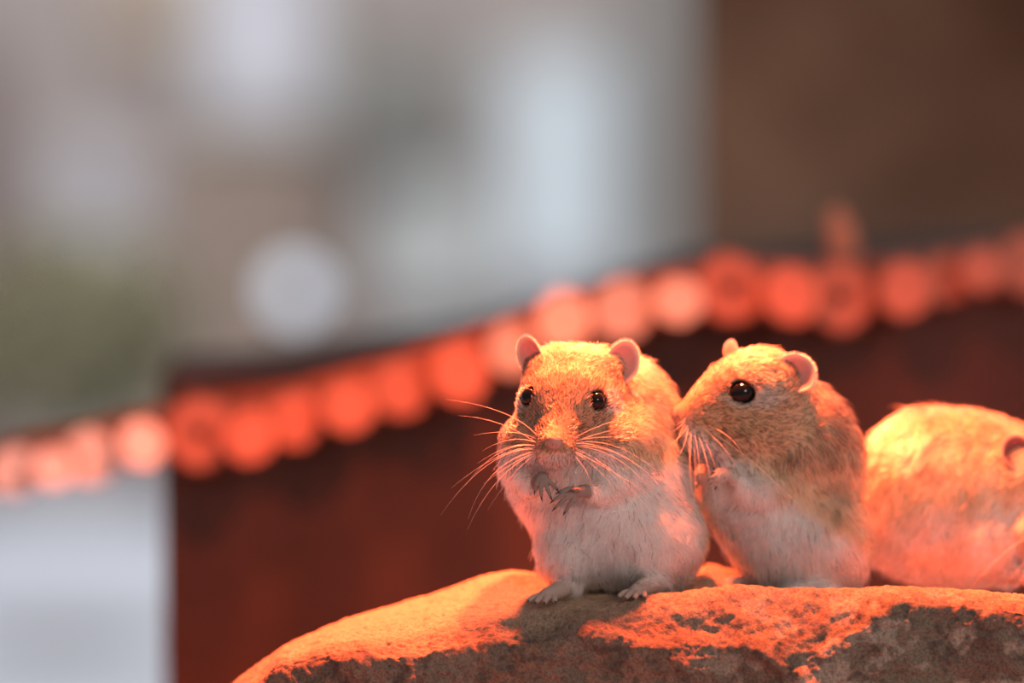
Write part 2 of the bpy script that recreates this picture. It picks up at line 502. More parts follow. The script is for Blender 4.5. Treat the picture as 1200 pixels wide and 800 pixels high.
# ------------------------------------------------------------------ ROCK
def interp(x, xs, ys): return np.interp(x, xs, ys)
def build_rock():
    nx = 620
    xs = np.concatenate([np.linspace(240, 1260, 560), np.linspace(1262, 1620, 60)])
    # heights of the four guide lines (picture rows at their own depth)
    bx = [240, 268, 330, 400, 500, 560, 600, 650, 700, 800, 835, 868, 905, 930, 1050, 1200, 1400, 1620]
    back = [845, 788, 748, 722, 697, 676, 668, 674, 686, 684, 660, 668, 690, 692, 697, 698, 705, 760]
    mx = [240, 268, 330, 400, 500, 560, 620, 690, 760, 860, 960, 1050, 1200, 1400, 1620]
    mid = [865, 815, 765, 738, 716, 706, 698, 696, 697, 697, 697, 697, 699, 706, 765]
    ridge = [875, 830, 778, 752, 738, 724, 712, 710, 697, 685, 689, 688, 696, 706, 770]
    lip = [890, 850, 795, 778, 765, 758, 752, 738, 752, 756, 762, 706, 716, 730, 790]
    bd = 115; dd = [bd, 20, -38, -92]
    rows = []
    nb, nt, nf = 24, 130, 110
    Y = {}
    def zrow(px, py, d):
        # height (u) so that the point at depth d shows at row py
        f = 6667.0
        out = []
        for a, b in zip(px, py):
            out.append(P(a, b, d / S).z * S)
        return np.array(out)
    zb = zrow(xs, interp(xs, bx, back), dd[0]); zm = zrow(xs, interp(xs, mx, mid), dd[1])
    zr = zrow(xs, interp(xs, mx, ridge), dd[2]); zl = zrow(xs, interp(xs, mx, lip), dd[3])
    # narrower at the left end
    wfac = 0.35 + 0.65 * sstep(240, 520, xs)
    tt = np.linspace(0, 1, nt)
    dk = np.array([0.0, 0.45, 0.74, 1.0])
    X = []; 
    for i, t in enumerate(np.linspace(0, 1, nb, endpoint=False)):       # back skirt, bottom to top
        z = -1250 + (zb + 1250) * t ** 0.5 - 10 * (1 - t)
        d = (dd[0] + 150 * (1 - t) ** 1.5) * np.ones_like(xs)
        X.append(np.stack([xs, d, z], 1))
    for t in tt:
        z = np.zeros_like(xs)
        # smooth blend through the guides (monotone piecewise cosine)
        for q in range(3):
            if dk[q] <= t <= dk[q + 1]:
                u = (t - dk[q]) / (dk[q + 1] - dk[q]); us = u * u * (3 - 2 * u) * 0.5 + u * 0.5
                A, B = [(zb, zm), (zm, zr), (zr, zl)][q]
                z = A * (1 - us) + B * us; d = dd[q] * (1 - u) + dd[q + 1] * u
        X.append(np.stack([xs, d * np.ones_like(xs), z], 1))
    for i, t in enumerate(np.linspace(0, 1, nf + 1)[1:]):                # front face
        drop = 130 * t / 0.7 if t < 0.7 else 130 + (1400) * ((t - 0.7) / 0.3) ** 1.5
        z = np.maximum(zl - drop, -1250 + 0 * zl)
        d = dd[3] - 9 * (1 - np.exp(-drop / 9.0)) + 0.10 * min(drop, 200)
        X.append(np.stack([xs, d * np.ones_like(xs), z], 1))
    A = np.array(X)                                # rows, nx, 3  (x, d, z) in u
    A[..., 1] *= wfac[None, :]
    nrw = A.shape[0]
    # normals
    du = np.gradient(A, axis=1); dv = np.gradient(A, axis=0)
    N = np.cross(du.reshape(-1, 3), dv.reshape(-1, 3)); N /= np.linalg.norm(N, axis=1)[:, None] + 1e-9
    Pf = A.reshape(-1, 3)
    if N[(nb + 40) * len(xs) + 300][2] < 0: N = -N
    top = np.zeros((nrw, len(xs))); top[nb:nb + nt] = 1
    isf = np.zeros((nrw, len(xs))); isf[nb + nt - 12:] = 1
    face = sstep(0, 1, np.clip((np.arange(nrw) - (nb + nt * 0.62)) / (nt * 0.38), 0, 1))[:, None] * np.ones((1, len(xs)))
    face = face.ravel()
    big = fbm(Pf, 70, 3, 5); med = fbm(Pf, 24, 4, 11, 0.55); fine = fbm(Pf, 5.5, 3, 31, 0.6)
    ridged = 1 - np.abs(fbm(Pf * np.array([0.8, 1, 1.5]), 40, 4, 77))
    amp = 1.0 + 5.0 * face
    disp = big * (1.5 + 5 * face) + med * (1.5 + 2.6 * face) + fine * (0.6 + 0.7 * face) + (ridged - 0.6) * 5 * face ** 2
    xx, yy = Pf[:, 0], 700 - Pf[:, 2]
    q = np.array([868., 742.]); dv_ = np.array([97., 60.]); Ld = np.hypot(*dv_); dv_ /= Ld
    al = (xx - q[0]) * dv_[0] + (yy - q[1]) * dv_[1]; ac = -(xx - q[0]) * dv_[1] + (yy - q[1]) * dv_[0]
    disp += 15 * face * np.exp(-(ac / 9) ** 2) * sstep(-10, 15, al) * (1 - sstep(Ld - 5, Ld + 25, al)) * (1 + 0.5 * vnoise(Pf, 12, 55))
    pits = np.minimum(0, vnoise(Pf, 7, 91) + 0.45) * 3.2
    disp += pits
    Pd = Pf + N * disp[:, None]
    # keep the very bottom flat on the ground
    W = np.stack([(Pd[:, 0] - 600) / S, Pd[:, 1] / S, np.maximum(Pd[:, 2] / S, -0.45)], 1)
    idx = np.arange(nrw * len(xs)).reshape(nrw, len(xs))
    F = np.stack([idx[:-1, :-1], idx[:-1, 1:], idx[1:, 1:], idx[1:, :-1]], -1).reshape(-1, 4).tolist()
    F.append(idx[:, 0].tolist()); F.append(idx[:, -1][::-1].tolist())
    F.append([int(v) for v in idx[0, ::-1]] + [int(v) for v in idx[-1, :]])
    # mineral colours
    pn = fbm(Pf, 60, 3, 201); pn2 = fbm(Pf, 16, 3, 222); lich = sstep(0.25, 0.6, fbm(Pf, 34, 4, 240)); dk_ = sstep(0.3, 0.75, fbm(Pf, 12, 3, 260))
    c = np.array([0.155, 0.11, 0.085])[None] * (1 + 0.30 * pn[:, None])
    c = c * (1 - 0.0 * lich[:, None])
    olive = np.array([0.12, 0.12, 0.09]); pale = np.array([0.36, 0.31, 0.25]); rust = np.array([0.25, 0.12, 0.08])
    xr = Pf[:, 0]
    right = sstep(760, 900, xr)
    c = mix(c, olive[None], right * 0.6 * sstep(-0.3, 0.5, pn))
    c = mix(c, pale[None], lich * 0.55 * right)
    c = mix(c, rust[None], (1 - right) * 0.45 * sstep(-0.1, 0.5, pn2))
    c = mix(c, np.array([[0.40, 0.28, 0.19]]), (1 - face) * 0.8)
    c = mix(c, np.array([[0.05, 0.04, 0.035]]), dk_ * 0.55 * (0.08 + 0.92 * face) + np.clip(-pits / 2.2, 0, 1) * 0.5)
    m, n, l, b = new_mat('rough_stone')
    a = n.new('ShaderNodeAttribute'); a.attribute_name = 'col'
    tc = n.new('ShaderNodeTexCoord'); t = n.new('ShaderNodeTexNoise'); t.inputs['Scale'].default_value = 900; t.inputs['Detail'].default_value = 6
    mm = n.new('ShaderNodeMix'); mm.data_type = 'RGBA'; mm.blend_type = 'MULTIPLY'; mm.inputs[0].default_value = 0.7
    rr = n.new('ShaderNodeValToRGB'); rr.color_ramp.elements[0].color = (0.45, 0.42, 0.4, 1); rr.color_ramp.elements[1].color = (1.3, 1.3, 1.3, 1)
    rr.color_ramp.elements[0].position = 0.3; rr.color_ramp.elements[1].position = 0.62
    l.new(tc.outputs['Object'], t.inputs['Vector']); l.new(t.outputs['Fac'], rr.inputs['Fac'])
    l.new(a.outputs['Color'], mm.inputs[6]); l.new(rr.outputs['Color'], mm.inputs[7]); l.new(mm.outputs[2], b.inputs['Base Color'])
    bp = n.new('ShaderNodeBump'); bp.inputs['Strength'].default_value = 0.5; bp.inputs['Distance'].default_value = 0.0006
    l.new(t.outputs['Fac'], bp.inputs['Height']); l.new(bp.outputs['Normal'], b.inputs['Normal'])
    b.inputs['Roughness'].default_value = 0.85; b.inputs['Specular IOR Level'].default_value = 0.25
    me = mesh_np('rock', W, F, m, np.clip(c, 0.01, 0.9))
    bm = bmesh.new(); bm.from_mesh(me); bmesh.ops.recalc_face_normals(bm, faces=bm.faces); bm.to_mesh(me); bm.free()
    o = link('rock', me)
    tag(o, 'rough brown and grey rock in the foreground that the gerbils sit on', 'rock')
build_rock()

# ------------------------------------------------------------------ GERBIL in front (faces the camera)
def gerbil_front():
    root = empty('gerbil', G(np.array([725., 697., 40.])).tolist())
    tag(root, 'gerbil facing the camera, sitting upright with its front paws at its chest', 'gerbil')
    prims = [
        ell((702, 562, 52), (106, 78, 68)), ell((722, 622, 50), (94, 74, 72), k=30), ell((745, 640, 72), (72, 54, 70), k=30),
        ell((733, 508, 82), (70, 86, 58), rot=-12, k=26), ell((690, 512, 42), (74, 58, 52), k=26),
        # head
        ell((672, 460, 26), (58, 50, 48), k=20), ell((650, 434, 30), (34, 24, 30), k=16), ell((694, 434, 34), (34, 24, 30), k=16),
        ell((624, 517, 8), (38, 35, 44), k=22), ell((716, 517, 10), (46, 36, 44), k=22),
        ell((662, 468, 0), (53, 32, 38), k=22), cap((663, 474, -8), (650.5, 503, -66), 38, 13.5, 24),
        ell((640, 517, -66), (12, 10, 16), k=10), ell((660, 517, -66), (12, 10, 16), k=10), ell((652, 510, -36), (30, 22, 34), k=16),
        ell((649, 506, -80), (9.5, 8.5, 15), k=12), ell((651, 528, -50), (18, 11, 24), k=10),
        # thighs
        ell((780, 642, 40), (38, 44, 48), k=34), ell((668, 655, 28), (32, 34, 46), k=24),
    ]
    claws = []
    # hind feet
    for (h, t) in (((775, 682, 5), (745, 689, -34)), ((672, 686, 5), (640, 694, -34))):
        prims.append(cap(h, t, 12, 8.5, 10))
        x, y, d = t
        f, c = paw_fingers((x, y + 1, d), [((8, 0, 0), (0.15, 0.10, -1), 0.8), ((2.5, 0, -2), (-0.25, 0.10, -1), 1.0), ((-3, 0, -1), (-0.55, 0.10, -1), 1.05), ((-8, 0, 2), (-0.9, 0.10, -0.8), 0.9)], 17, 4.2, (0, 0.3, 0))
        prims += f; claws += c
    # arms
    prims += [cap((742, 552, 0), (706, 574, -26), 20, 12, 14), cap((706, 574, -26), (682, 569, -52), 10.5, 7.5, 5), ell((676, 570, -56), (8, 6, 6), k=4)]
    f, c = paw_fingers((672, 571, -58), [((1, -6, 0), (-1, 0.10, -0.25), 0.85), ((-3, -2.5, -2), (-1, 0.36, -0.3), 1.1), ((-3, 2.0, -2), (-1, 0.66, -0.2), 1.1), ((1, 5.5, 0), (-0.75, 1.0, -0.1), 0.9), ((6, -4, -5), (-0.5, -0.25, -0.6), 0.45)], 21, 2.9, (-0.1, 0.35, 0.25))
    prims += f; claws += c
    prims += [cap((606, 548, 0), (622, 566, -26), 18, 11, 14), cap((622, 566, -26), (635, 553, -46), 9, 5.5, 5), ell((636, 553, -49), (6.5, 6, 5.5), k=4)]
    f, c = paw_fingers((636, 554, -52), [((-5, 1, 0), (-0.45, 1, -0.2), 0.8), ((-2, 3, -2), (-0.05, 1, -0.3), 1.05), ((2, 3, -2), (0.35, 1, -0.25), 1.1), ((5, 1, 0), (0.8, 0.8, -0.1), 0.9)], 17, 2.9, (0.15, 0.3, 0.3))
    prims += f; claws += c
    carve = []
    nose = np.array([649, 508, -93.0])
    eyes = [np.array([621., 462.]), np.array([698., 466.])]
    fld0 = Field(prims, [], 4.0)
    e3 = []
    for e, rr in zip(eyes, (10.5, 11.0)):
        z = fld0.front(e[0], e[1]); e3.append((np.array([e[0], e[1], z + 6.5]), rr))
        carve.append(ell((e[0], e[1], z + 4.0), (rr + 1.0, rr + 0.5, rr + 1.0), k=3))
    carve += [ell((644.5, 509, -94), (1.8, 1.4, 4), k=1.5), ell((653.5, 509, -94), (1.8, 1.4, 4), k=1.5)]
    carve += [cap((649.5, 515, -90), (650, 529, -78), 1.3, 1.2, 2)]
    hc = np.array([668, 470, 5.0])

    def look(p, nn):
        x, y, d = p[:, 0], p[:, 1], p[:, 2]
        n = len(p)
        rn = np.linalg.norm(p - nose, axis=1)
        # head weight
        dh = np.sqrt(((x - 664) / 84) ** 2 + ((y - 476) / 66) ** 2 + ((d + 12) / 82) ** 2)
        head = 1 - sstep(0.95, 1.25, dh)
        head = np.where(y > 540, 0, head)
        # belly/white mask: front, below the chin line
        wob = 8 * vnoise(p, 22, 3)
        front = sstep(-0.15, 0.35, -nn[:, 2])
        below = sstep(532, 552, y + wob)
        belly = below * sstep(0.0, 1.0, np.clip((150 - d * 1.0 - np.abs(x - 712) * 0.95 + wob) / 50, 0, 1)) * front
        chin = sstep(518, 528, y + 0.12 * np.abs(x - 650) * 0 + wob * 0.3) * (1 - sstep(600, 605, y)) * front * (1 - sstep(70, 92, np.abs(x - 650)))
        white = np.clip(np.maximum(belly, chin), 0, 1)
        c = np.broadcast_to(TAN, (n, 3)).copy()
        c = c * (1 - 0.36 * head)[:, None]; c = mix(c, GOLD[None], 1 - head)
        c = mix(c, WHITE[None], white)
        tip = mix(c * 0.95, DARK[None], (1 - white) * (0.25 + 0.3 * head) * sstep(-0.6, 0.9, vnoise(p, 3.5, 8)))
        # brow patch and pale spot behind the eye
        for e, o in ((e3[1][0], (22, 2, 8)), (e3[0][0], (-18, 4, 8))):
            q = np.linalg.norm((p - e - np.array(o)) / np.array([24, 17, 30]), axis=1)
            w = 1 - sstep(0.55, 1.1, q)
            c = mix(c, WHITE[None] * 0.85, w * 0.7); tip = mix(tip, WHITE[None] * 0.8, w * 0.7)
        # darker olive-brown snout, with shade painted into its sides beside the bridge
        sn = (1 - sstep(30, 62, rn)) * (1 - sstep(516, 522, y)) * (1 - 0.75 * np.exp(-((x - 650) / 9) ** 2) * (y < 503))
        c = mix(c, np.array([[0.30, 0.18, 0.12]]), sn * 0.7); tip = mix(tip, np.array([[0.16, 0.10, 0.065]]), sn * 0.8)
        # nose leather
        ns = 1 - sstep(6.5, 8.5, np.linalg.norm((p - nose - np.array([0, 1, 4])) * np.array([0.9, 1.0, 0.7]), axis=1))
        c = mix(c, PINK[None] * 0.8, ns)
        # eye rims dark
        dens = np.ones(n)
        for e, rr in e3:
            de = np.linalg.norm(p - e, axis=1)
            w = 1 - sstep(rr + 1.5, rr + 4, de)
            c = mix(c, np.array([[0.05, 0.03, 0.025]]), w); dens *= sstep(rr - 1.5, rr + 0.5, de)
        dens *= 1 - ns * 0.97
        length = 14.0 - 6.5 * head + 4 * white * (1 - head)
        length = length * (1 - 0.50 * (1 - sstep(12, 45, rn)))
        lift = 0.42 - 0.14 * head + 0.08 * white + 0.30 * (1 - sstep(14, 40, rn))
        # paws and feet: skin with very short down
        paw = np.zeros(n)
        for h, R in (((667, 574, -60), 31), ((639, 561, -53), 25)):
            paw = np.maximum(paw, 1 - sstep(R - 5, R, np.linalg.norm(p - np.array(h), axis=1)))
        foot = sstep(676, 684, y) * sstep(2, -14, d)
        foot = sstep(675, 683, y) * (1 - sstep(-16, 2, d))
        paw = np.maximum(paw * (d < -36), foot)
        arm = sstep(-12, -30, d) if False else (1 - sstep(-32, -14, d)) * sstep(540, 550, y) * (1 - sstep(600, 610, y))
        length = length * (1 - 0.5 * arm)
        pc = np.where((y < 640)[:, None], np.array([[0.30, 0.23, 0.20]]), np.array([[0.48, 0.37, 0.32]]))
        c = c * (1 - paw[:, None]) + pc * paw[:, None]; tip = tip * (1 - paw[:, None]) + pc * 1.15 * paw[:, None]
        length = length * (1 - paw * 0.85); dens *= 1 - 0.6 * paw; lift = lift * (1 - 0.6 * paw)
        # flow
        away = (p - nose) * np.array([1.0, 1.15, 0.8])
        body = (p - np.array([690, 470, -10.0])) * 0.006 + np.array([0.0, 1.0, 0.12])
        body[:, 0] += 0.25 * np.tanh((x - 715) / 60)
        fl = away / (np.linalg.norm(away, axis=1)[:, None] + 1e-6) * head[:, None] + body * (1 - head[:, None])
        return dens, length, lift, c, tip, fl
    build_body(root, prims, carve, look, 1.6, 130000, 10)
    for e, rr in e3: eye(root, e, rr)
    claw_parts(root, claws)
    # ears
    ear(root, (719, 457, 16), (0.40, -1, 0.12), (1, 0.3, 0.30), (-0.30, 0.05, -1), 60, 21, 0.38, nh=2500)
    ear(root, (630, 446, 16), (-0.42, -1, 0.15), (1, -0.2, -0.6), (-0.60, 0.0, -0.85), 54, 17, 0.4, seed=6, nh=2000)
    # whiskers
    rnd = random.Random(3)
    W = []
    L = [((631, 512, -66), (600, 498, -75), (566, 520, -70)), ((630, 515, -66), (585, 505, -80), (546, 560, -75)), ((629, 517, -65), (590, 512, -80), (529, 565, -60)),
         ((631, 519, -64), (575, 512, -75), (517, 595, -70)), ((633, 520, -64), (570, 530, -75), (549, 600, -70)), ((634, 521, -63), (580, 540, -70), (548, 612, -75)),
         ((630, 513, -64), (590, 482, -70), (538, 480, -60)), ((632, 509, -63), (605, 492, -70), (556, 503, -60)), ((632, 521, -62), (600, 532, -70), (567, 560, -60)),
         ((634, 522, -62), (605, 535, -70), (572, 590, -60)), ((630, 516, -64), (602, 505, -75), (560, 535, -68)), ((633, 508, -62), (606, 470, -70), (523, 463, -40))]
    R = [((669, 516, -66), (700, 522, -80), (740, 575, -70)), ((670, 518, -66), (715, 530, -80), (759, 590, -60)), ((669, 519, -66), (722, 545, -75), (763, 574, -70)),
         ((670, 515, -66), (725, 515, -80), (764, 570, -65)), ((671, 514, -66), (740, 512, -75), (785, 580, -50)), ((671, 512, -65), (720, 500, -80), (772, 548, -60)),
         ((668, 520, -66), (700, 535, -75), (726, 575, -65)), ((670, 513, -66), (705, 505, -80), (757, 545, -70)), ((667, 521, -64), (690, 540, -75), (700, 580, -70)),
         ((671, 511, -65), (700, 498, -70), (742, 492, -60)), ((671, 510, -64), (705, 500, -70), (752, 508, -60)), ((670, 508, -63), (700, 488, -70), (733, 484, -58))]
    whiskers(root, L + R, 0.55)
gerbil_front()

# ------------------------------------------------------------------ GERBIL in profile (nuzzles the first)
def gerbil_side():
    root = empty('gerbil', G(np.array([940., 697., 70.])).tolist())
    tag(root, 'gerbil turned sideways, its nose pressed to the back of the gerbil facing the camera', 'gerbil')
    D = 30
    prims = [
        ell((900, 580, 50 + D), (70, 68, 58), k=20), ell((955, 540, 65 + D), (60, 82, 56), rot=-14, k=26), ell((932, 505, 52 + D), (58, 60, 50), k=24),
        ell((933, 632, 52 + D), (70, 66, 62), k=26), ell((965, 640, 66 + D), (56, 54, 58), k=26), ell((868, 560, 48 + D), (40, 44, 44), rot=20, k=22),
        # head
        ell((892, 455, 30 + D), (56, 49, 46), rot=12, k=22), ell((850, 468, 26 + D), (48, 37, 36), rot=-34, k=22), ell((880, 500, 28 + D), (54, 40, 42), k=22),
        ell((822, 485, 22 + D), (26, 23, 24), rot=-35, k=16), ell((808, 491, 20 + D), (17, 20, 19), k=12), ell((824, 508, 22 + D), (24, 20, 22), k=12), ell((798, 481, 20 + D), (8.5, 8.5, 9), k=7),
        ell((833, 515, 24 + D), (30, 17, 24), rot=30, k=16), ell((812, 503, 12 + D), (14, 12, 12), k=8),
        # haunch
        ell((980, 638, 42 + D), (34, 50, 36), k=32),
    ]
    claws = []
    prims += [cap((972, 686, 12 + D), (935, 692, -12 + D), 12, 9, 8), cap((890, 685, 60 + D), (862, 692, 40 + D), 11, 8, 8)]
    f, c = paw_fingers((935, 692, -14 + D), [((2, 0, -4), (-0.6, 0.05, -1), 0.9), ((-3, 0, -1), (-0.9, 0.05, -0.8), 1.0), ((-5, 0, 3), (-1, 0.05, -0.4), 1.0)], 17, 4.2, (0, 0.3, 0))
    prims += f; claws += c
    prims += [cap((908, 572, 10 + D), (878, 568, -10 + D), 18, 11, 12), cap((878, 568, -10 + D), (860, 552, -18 + D), 9.5, 7.5, 5), ell((854, 548, -20 + D), (9, 7, 7), k=4)]
    f, c = paw_fingers((850, 548, -22 + D), [((0, -5, 0), (-1, -0.05, -0.25), 0.8), ((-1, -1.5, -2), (-1, 0.15, -0.3), 1.0), ((-1, 2, -2), (-1, 0.35, -0.2), 1.0), ((1, 5, 0), (-0.8, 0.6, -0.1), 0.9)], 15, 2.6, (-0.1, 0.5, 0.3))
    prims += f; claws += c
    prims += [cap((862, 566, 60 + D), (838, 560, 40 + D), 14, 8, 10), ell((832, 556, 38 + D), (9, 7, 7), k=4)]
    f, c = paw_fingers((829, 557, 36 + D), [((0, -4, 0), (-1, 0.1, 0), 0.8), ((-1, 0, -2), (-1, 0.3, 0), 1.0), ((0, 4, -1), (-0.9, 0.5, 0), 0.9)], 13, 2.5, (-0.1, 0.5, 0.1))
    prims += f; claws += c
    carve = []
    nose = np.array([792, 481, 19.0 + D])
    fld0 = Field(prims, [], 4.0)
    ez = fld0.front(871, 453)
    e = np.array([871, 453, ez + 6.0]); rr = 15.0
    carve.append(ell((871, 453, ez + 5.5), (rr + 2.6, rr - 0.8, rr + 1), rot=12, k=4))
    carve.append(ell((795, 485, 8 + D), (2.5, 1.6, 3), k=2))

    def look(p, nn):
        x, y, d = p[:, 0], p[:, 1], p[:, 2]
        n = len(p)
        rn = np.linalg.norm(p - nose, axis=1)
        dh = np.sqrt(((x - 872) / 84) ** 2 + ((y - 474) / 62) ** 2 + ((d - 28 - D) / 70) ** 2)
        head = np.where(y > 545, 0, 1 - sstep(0.95, 1.2, dh))
        wob = 9 * vnoise(p, 24, 13)
        # white of throat and belly
        line = 520 + 0.85 * np.clip(x - 850, -80, 200) * 0.9
        white = sstep(line - 14, line + 16, y + wob)
        white = np.maximum(white, sstep(0, 1, np.clip((895 - x + (y - 560) * 0.9 + wob) / 40, 0, 1)) * sstep(515, 535, y))
        c = np.broadcast_to(TAN, (n, 3)).copy()
        c = mix(c, WHITE[None], white)
        tip = mix(c * 0.95, DARK[None], (1 - white) * 0.42 * sstep(-0.6, 0.8, vnoise(p, 4, 18)))
        # grey ring round the eye running back to the ear, brown line above it
        q = np.linalg.norm((p - e - np.array([14, 4, 6])) / np.array([46, 21, 40]), axis=1)
        w = 1 - sstep(0.6, 1.05, q)
        c = mix(c, np.array([[0.50, 0.45, 0.40]]), w * 0.85); tip = mix(tip, np.array([[0.42, 0.37, 0.32]]), w * 0.85)
        stk = np.exp(-(((x - 988 + 0.1 * (y - 560)) / 22) ** 2 + ((y - 575) / 55) ** 2)) * sstep(-0.3, 0.5, vnoise(p * np.array([1, 0.3, 1]), 9, 77))
        c = mix(c, np.array([[0.20, 0.11, 0.07]]), stk * 0.75)
        ln = np.exp(-((y - (442 + 0.28 * (x - 871) * 0 - 0.35 * (x - 871) * (x < 871))) / 6.0) ** 2) * sstep(835, 850, x) * (1 - sstep(890, 905, x)) * (d < 20 + D)
        c = mix(c, DARK[None], ln * 0.5); tip = mix(tip, DARK[None], ln * 0.6)
        ck = np.exp(-(((x - 885) / 45) ** 2 + ((y - 497) / 17) ** 2)) * (1 - white)
        c = mix(c, np.array([[0.52, 0.33, 0.17]]), ck * 0.7)
        sn = (1 - sstep(18, 44, rn))
        c = mix(c, np.array([[0.28, 0.17, 0.11]]), sn * 0.8); tip = mix(tip, np.array([[0.18, 0.11, 0.08]]), sn * 0.8)
        ns = 1 - sstep(8, 12, rn)
        c = mix(c, PINK[None] * 0.9, ns)
        de = np.linalg.norm((p - e) * np.array([0.92, 1.08, 1]), axis=1)
        c = mix(c, np.array([[0.04, 0.03, 0.025]]), 1 - sstep(rr - 0.5, rr + 1.5, de))
        dens = sstep(rr - 2, rr + 0.5, de) * (1 - ns * 0.97)
        length = 15.0 - 7.0 * head + 4 * white * (1 - head) + 3 * sstep(970, 1010, x)
        length = length * (1 - 0.6 * (1 - sstep(12, 45, rn)))
        lift = 0.42 - 0.12 * head + 0.06 * white
        paw = np.zeros(n)
        for h, R in (((848, 550, -24 + D), 22), ((824, 559, 35 + D), 18)):
            paw = np.maximum(paw, 1 - sstep(R - 5, R, np.linalg.norm(p - np.array(h), axis=1)))
        c = mix(c, np.array([[0.55, 0.42, 0.37]]), paw); tip = mix(tip, np.array([[0.6, 0.5, 0.44]]), paw)
        length = length * (1 - paw * 0.75); dens = dens * (1 - 0.5 * paw)
        away = (p - nose) * np.array([1.0, 1.0, 0.8])
        body = np.zeros((n, 3)); body[:, 1] = 1.0; body[:, 0] = 0.30 * sstep(900, 1000, x) - 0.15 * (1 - sstep(860, 920, x)); body[:, 2] = 0.1
        body[:, 0] += 0.8 * (1 - sstep(470, 560, y))
        fl = away / (np.linalg.norm(away, axis=1)[:, None] + 1e-6) * head[:, None] + body * (1 - head[:, None])
        return dens, length, lift, c, tip, fl
    build_body(root, prims, carve, look, 1.9, 120000, 40)
    eye(root, e, rr, squash=(1.10, 1, 0.88), roll=math.radians(-12))
    claw_parts(root, claws)
    ear(root, (918, 453, -2 + D), (0.62, -0.85, 0.12), (1, 0.5, -0.1), (0.30, 0.35, -0.9), 50, 25, 0.5, seed=8, nh=2500)
    ear(root, (857, 424, 50 + D), (0.02, -1, 0.1), (1, 0, 0.6), (-0.5, 0, 1), 26, 8.5, 0.35, rim=(0.75, 0.5, 0.3), seed=9, nh=1500)
    root.location.z -= 8 / S
    W = [((808, 497, 8 + D), (806, 520, -5), (792, 538, -8)), ((810, 498, 8 + D), (812, 530, -5), (806, 556, -8)), ((812, 499, 8 + D), (822, 530, -8), (822, 600, -10)),
         ((814, 500, 8 + D), (830, 530, -8), (833, 575, -8)), ((816, 499, 8 + D), (838, 528, -8), (848, 588, -8)), ((818, 498, 8 + D), (850, 520, -10), (863, 545, -8)),
         ((818, 497, 8 + D), (862, 505, -12), (872, 536, -8)), ((809, 497, 8 + D), (800, 512, -5), (783, 520, -8)), ((806, 494, 9 + D), (798, 500, 0), (786, 505, -8)),
         ((810, 500, 8 + D), (806, 545, -8), (814, 590, -10)), ((820, 500, 8 + D), (880, 530, -16), (943, 598, -14)), ((807, 496, 9 + D), (795, 508, -2), (788, 530, -6)),
         ((813, 500, 8 + D), (818, 560, -8), (812, 620, -10)), ((815, 499, 8 + D), (836, 548, -8), (842, 618, -8)), ((806, 492, 9 + D), (800, 494, 0), (790, 497, -8))]
    whiskers(root, W, 0.5)
gerbil_side()

